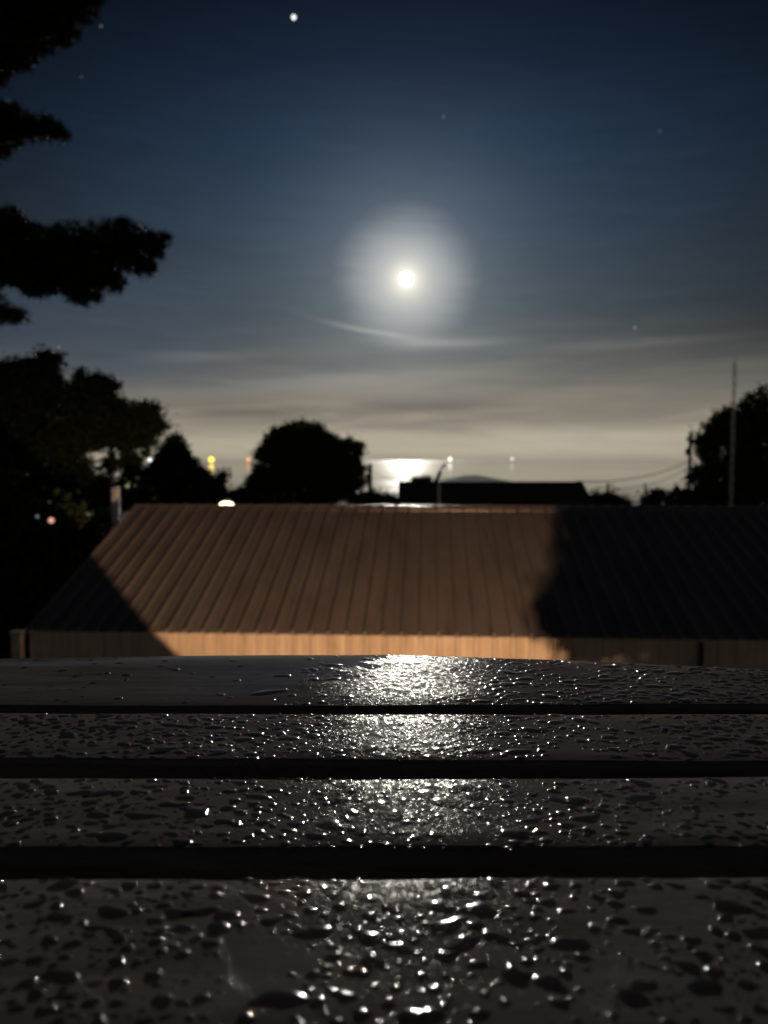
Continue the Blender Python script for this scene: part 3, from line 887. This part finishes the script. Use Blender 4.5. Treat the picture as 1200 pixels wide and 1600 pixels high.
e, W, h = gable_house(622, 934, 765, 790, 40, 'long low dark house whose brown front shows above the shed ridge', None, None)
h_roof = at(780, 752.5, 44).z - e.location.z
RS = 1.75                                # rise of the roof over four metres
MB().box((0, 4, (h_roof - RS - .1) / 2), (W - .3, 7.4, h_roof - RS - .1)).build('wall', M['house_wall'], e)
MB().poly([(-W / 2 + .1, -.3, h_roof - RS - .15), (-W / 2 + .1, 4, h_roof), (-W / 2 + .1, 8.3, h_roof - RS - .15), (-W / 2 + .1, 8.3, h_roof - RS - .25), (-W / 2 + .1, 4, h_roof - .1), (-W / 2 + .1, -.3, h_roof - RS - .25)], (W + .12, 0, 0)).build('roof', M['house_roof'], e)
mb = MB(); x_ = W / 2 + .223
mb.v = [Vector(p) for p in ((x_, -.28, h_roof - RS - .15), (x_, 8.28, h_roof - RS - .15), (x_ + .75, 4, h_roof - RS - .15), (x_, 4, h_roof - .02))]
mb.f = [[0, 2, 3], [2, 1, 3], [0, 3, 1], [0, 1, 2]]
mb.build('hip_end', M['house_wall'], e)

e2, W2, _ = gable_house(690, 800, 752, 790, 60, 'house behind with a pale grey hip roof peaking over the dark one', None, None)
apex = at(745, 742.5, 63).z - e2.location.z; ez = at(745, 752.5, 60).z - e2.location.z
MB().box((0, 3, (ez - .1) / 2), (W2 - .6, 6, ez - .1)).build('wall', M['house_wall'], e2)
mb = MB(); mb.v = [Vector(p) for p in ((-W2 / 2, -.3, ez), (W2 / 2, -.3, ez), (W2 / 2, 6.3, ez), (-W2 / 2, 6.3, ez), (-.5, 3, apex), (.5, 3, apex))]
mb.f = [[0, 1, 5, 4], [1, 2, 5], [2, 3, 4, 5], [3, 0, 4], [3, 2, 1, 0]]
mb.build('roof', M['hip_roof'], e2)


def post(name, px, ytop, dist, r, mat, label, cat, group=None, tip=.8):
    x = at(px, ytop, dist).x; g0 = gz(x, dist); top = at(px, ytop, dist).z - g0
    e = empty(name, (x, dist, g0), label=label, cat=cat, group=group)
    return e, top


e, top = post('utility_pole', 578, 725, 58, .14, M['pole'], 'wooden utility pole standing right of the round tree', 'utility pole')
MB().tube([(0, 0, -.3), (.02, 0, top)], [.2, .15], 10).build('pole', M['pole'], e, smooth=True)
MB().box((.02, -.22, top - .35), (.35, .1, .12)).build('crossarm', M['pole'], e)
MB().tube([(-.05, -.3, top - 1.35), (-.05, -.3, top - .75)], .19, 12).build('transformer', M['dark_metal'], e)
UP1 = Vector((e.location.x, 58, e.location.z + top - .3))

e, top = post('utility_pole', 1079, 674, 58, .14, M['pole'], 'tall utility pole with a transformer beside the large right tree', 'utility pole')
MB().tube([(0, 0, -.3), (0, 0, top)], [.19, .12], 10).build('pole', M['pole'], e, smooth=True)
MB().tube([(-.22, -.25, at(1076, 712, 58).z - e.location.z), (-.22, -.25, at(1076, 700, 58).z - e.location.z)], .17, 12).build('transformer', M['dark_metal'], e)
MB().box((-.12, -.14, at(1076, 688, 58).z - e.location.z), (.5, .08, .1)).build('crossarm', M['pole'], e)
for dx in (-.32, .1): MB().tube([(dx, -.14, at(1076, 688, 58).z - e.location.z + .05), (dx, -.14, at(1076, 688, 58).z - e.location.z + .25)], [.05, .03], 8).build('insulator', M['galv'], e)
UP2 = Vector((e.location.x, 58, at(1076, 720, 58).z))

e, top = post('antenna_mast', 1149, 556, 30, .05, M['galv'], 'thin pale antenna mast rising in front of the large right tree', 'antenna mast')
for k_, (ax, ay) in enumerate(((-.06, -.04), (.06, -.04), (0, .07))):
    MB().tube([(ax, ay, 0), (ax * .8 - .02, ay * .8, top * .97)], .016, 6).build('mast_tube', M['galv'], e)
nb = int(top / .4)
bm_ = MB()
for i in range(nb):
    z = .3 + i * (top - .8) / nb; q = 1 - .2 * z / top
    P3 = [Vector((-.06 * q - .02 * z / top, -.04 * q, z)), Vector((.06 * q - .02 * z / top, -.04 * q, z)), Vector((-.02 * z / top, .07 * q, z))]
    for a in range(3):
        b = P3[(a + 1) % 3] + Vector((0, 0, .35)); bm_.tube([P3[a], b], .007, 4, cap=False)
o = bm_.build('brace', M['galv'], e); o['kind'] = 'stuff'
MB().tube([(-.02, 0, top * .93), (-.02, 0, top)], .012, 6).build('tip_rod', M['galv'], e)

e, top = post('thin_pole', 1008, 754, 60, .05, M['galv'], 'slim grey pole with a small box left of the lone round bush', 'pole')
MB().tube([(0, 0, 0), (0, 0, top)], .06, 8).build('shaft', M['galv'], e, smooth=True)
MB().box((.12, 0, top - .7), (.2, .18, .3)).build('box', M['dark_metal'], e)
e, top = post('short_pole', 950, 757, 50, .05, M['pole'], 'short dark post poking out of the bush beside the house', 'post')
MB().tube([(0, 0, 0), (0, 0, top)], [.12, .09], 8).build('shaft', M['pole'], e, smooth=True)
MB().tube([(0, 0, top - .003), (0, 0, top + .12)], [.05, .05], 8).build('finial', M['dark_metal'], e)

# white post with the tilted lamp head in front of the dark house
e, top = post('tilted_lamp_post', 686, 757, 34, .07, M['white_post'], 'white post with a dark hood and an arm tilted up to the right', 'lamp post')
MB().tube([(0, 0, -.1), (0, 0, top)], .065, 12).build('shaft', M['white_post'], e, smooth=True)
def rl(px, py): p = at(px, py, 34); return (p.x - e.location.x, 0, p.z - e.location.z)
MB().tube([rl(678, 757), rl(683, 749), rl(687, 740), rl(688, 735)], [.11, .10, .09, .05], 10).build('hood', M['dark_metal'], e, smooth=True)
MB().tube([rl(687, 737), rl(694, 727)], .03, 8).build('arm', M['dark_metal'], e, smooth=True)
MB().tube([rl(690, 731), rl(696, 725)], [.04, .055], 8).build('lamp_head', M['dark_metal'], e, smooth=True)

# overhead wires
def wire(p0, p1, sag, r, label, group='overhead wires'):
    pts = []
    for i in range(13):
        q = i / 12; p = Vector(p0).lerp(Vector(p1), q); p.z -= sag * 4 * q * (1 - q); pts.append(p)
    tag(MB().tube(pts, r, 5).build('wire', M['cable'], smooth=True), label, 'wire', group)
wire(at(900, 752, 44), UP2, .5, .03, 'sagging wire from the dark house to the tall utility pole')
wire(at(935, 762, 44), UP2 - Vector((0, 0, .4)), .6, .02, 'lower thinner wire under the one to the tall pole')
wire(UP1, at(400, 792, 30), .4, .02, 'thin wire crossing in front of the round tree')
wire(UP1, at(640, 752, 44), .3, .02, 'short wire from the left utility pole to the dark house')

e, top = post('wire_post', 400, 793, 30, .06, M['pole'], 'low post behind the shed ridge where the thin wire ends', 'post')
MB().tube([(0, 0, -.2), (0, 0, top)], [.09, .07], 8).build('shaft', M['pole'], e, smooth=True)
MB().box((0, 0, top + .03), (.1, .1, .06)).build('cap', M['dark_metal'], e)

# street lamp just over the ridge, lit
e = empty('street_lamp', (at(354, 791, 21).x, 21, gz(-4, 21)), label='bright warm street lamp glaring just above the shed ridge', cat='street lamp')
lz = at(354, 791, 21).z - e.location.z
MB().tube([(0, .1, 0), (0, .1, lz - .1)], [.06, .045], 10).build('pole', M['galv'], e, smooth=True)
MB().ball((0, .05, lz + .165), (.14, .08, .02), 3).build('hood', M['dark_metal'], e, smooth=True)
MB().ball((0, 0, lz - .02), (.235, .14, .14), 3).build('lens', glow('street_lamp_glow', (1.0, 0.84, 0.5), 9.0), e, smooth=True)

# pale post and greenish lamp by the roof corner
e, top = post('pale_post', 180, 762, 16.5, .09, M['white_post'], 'pale post beside the top left corner of the shed roof', 'post')
MB().tube([(0, 0, 0), (0, 0, top)], .085, 12).build('shaft', M['white_post'], e, smooth=True)
MB().tube([(0, 0, top - .002), (0, 0, top + .05)], [.1, .03], 12).build('cap', M['dark_metal'], e, smooth=True)
e, top = post('garden_lamp', 200, 757, 23.5, .03, M['dark_metal'], 'dim yellow green garden lamp half hidden by boughs above the pale post', 'lamp')
MB().tube([(0, 0, 0), (0, 0, top - .1)], .02, 8).build('pole', M['black_pole'], e, smooth=True)
MB().ball((0, 0, top), .085, 2).build('globe', glow('garden_lamp_glow', (0.42, 0.42, 0.2), .9), e, smooth=True)
pl = bpy.data.lights.new('garden_light', 'POINT'); pl.energy = 6; pl.color = (.9, .85, .55); pl.shadow_soft_size = .1
po = bpy.data.objects.new('garden_light', pl); C.objects.link(po); po.parent = e; po.location = (-.15, -.6, top + .1)
def small_light(px, py, dist, size_px, colr, s, label):
    e, top = post('distant_lamp', px, py, dist, .03, M['dark_metal'], label, 'lamp', 'small lamps among the trees')
    MB().tube([(0, 0, 0), (0, 0, top - size_px / 2400 * dist)], .014, 8).build('pole', M['black_pole'], e, smooth=True)
    MB().ball((0, 0, top), size_px / 1200 * dist / 2, 2).build('globe', glow('lamp_glow', colr, s), e, smooth=True)
small_light(234, 718.5, 20.5, 6, (.95, 1.0, 1.0), 1.6, 'small white lamp shining through the ragged pine')
small_light(560, 767, 50, 6, (1, .97, .88), 2.0, 'small white lamp at the foot of the left utility pole')
small_light(80, 813, 13.8, 9, (1.0, .5, .36), .85, 'pinkish lamp low in the black trees on the left')
small_light(58, 807, 14.0, 5, (.45, .6, .6), .3, 'faint grey green lamp left of the pinkish one')

# fence post at the lower left
e, top = post('fence_post', 27, 989, 8.6, .05, M['white_post'], 'grey fence post at the lower left beyond the table edge', 'post')
MB().box((0, 0, top / 2), (.11, .09, top)).build('shaft', M['galv'], e, bevel=.006)
MB().box((0, 0, top + .012), (.14, .12, .02)).build('cap', M['galv'], e, bevel=.003)
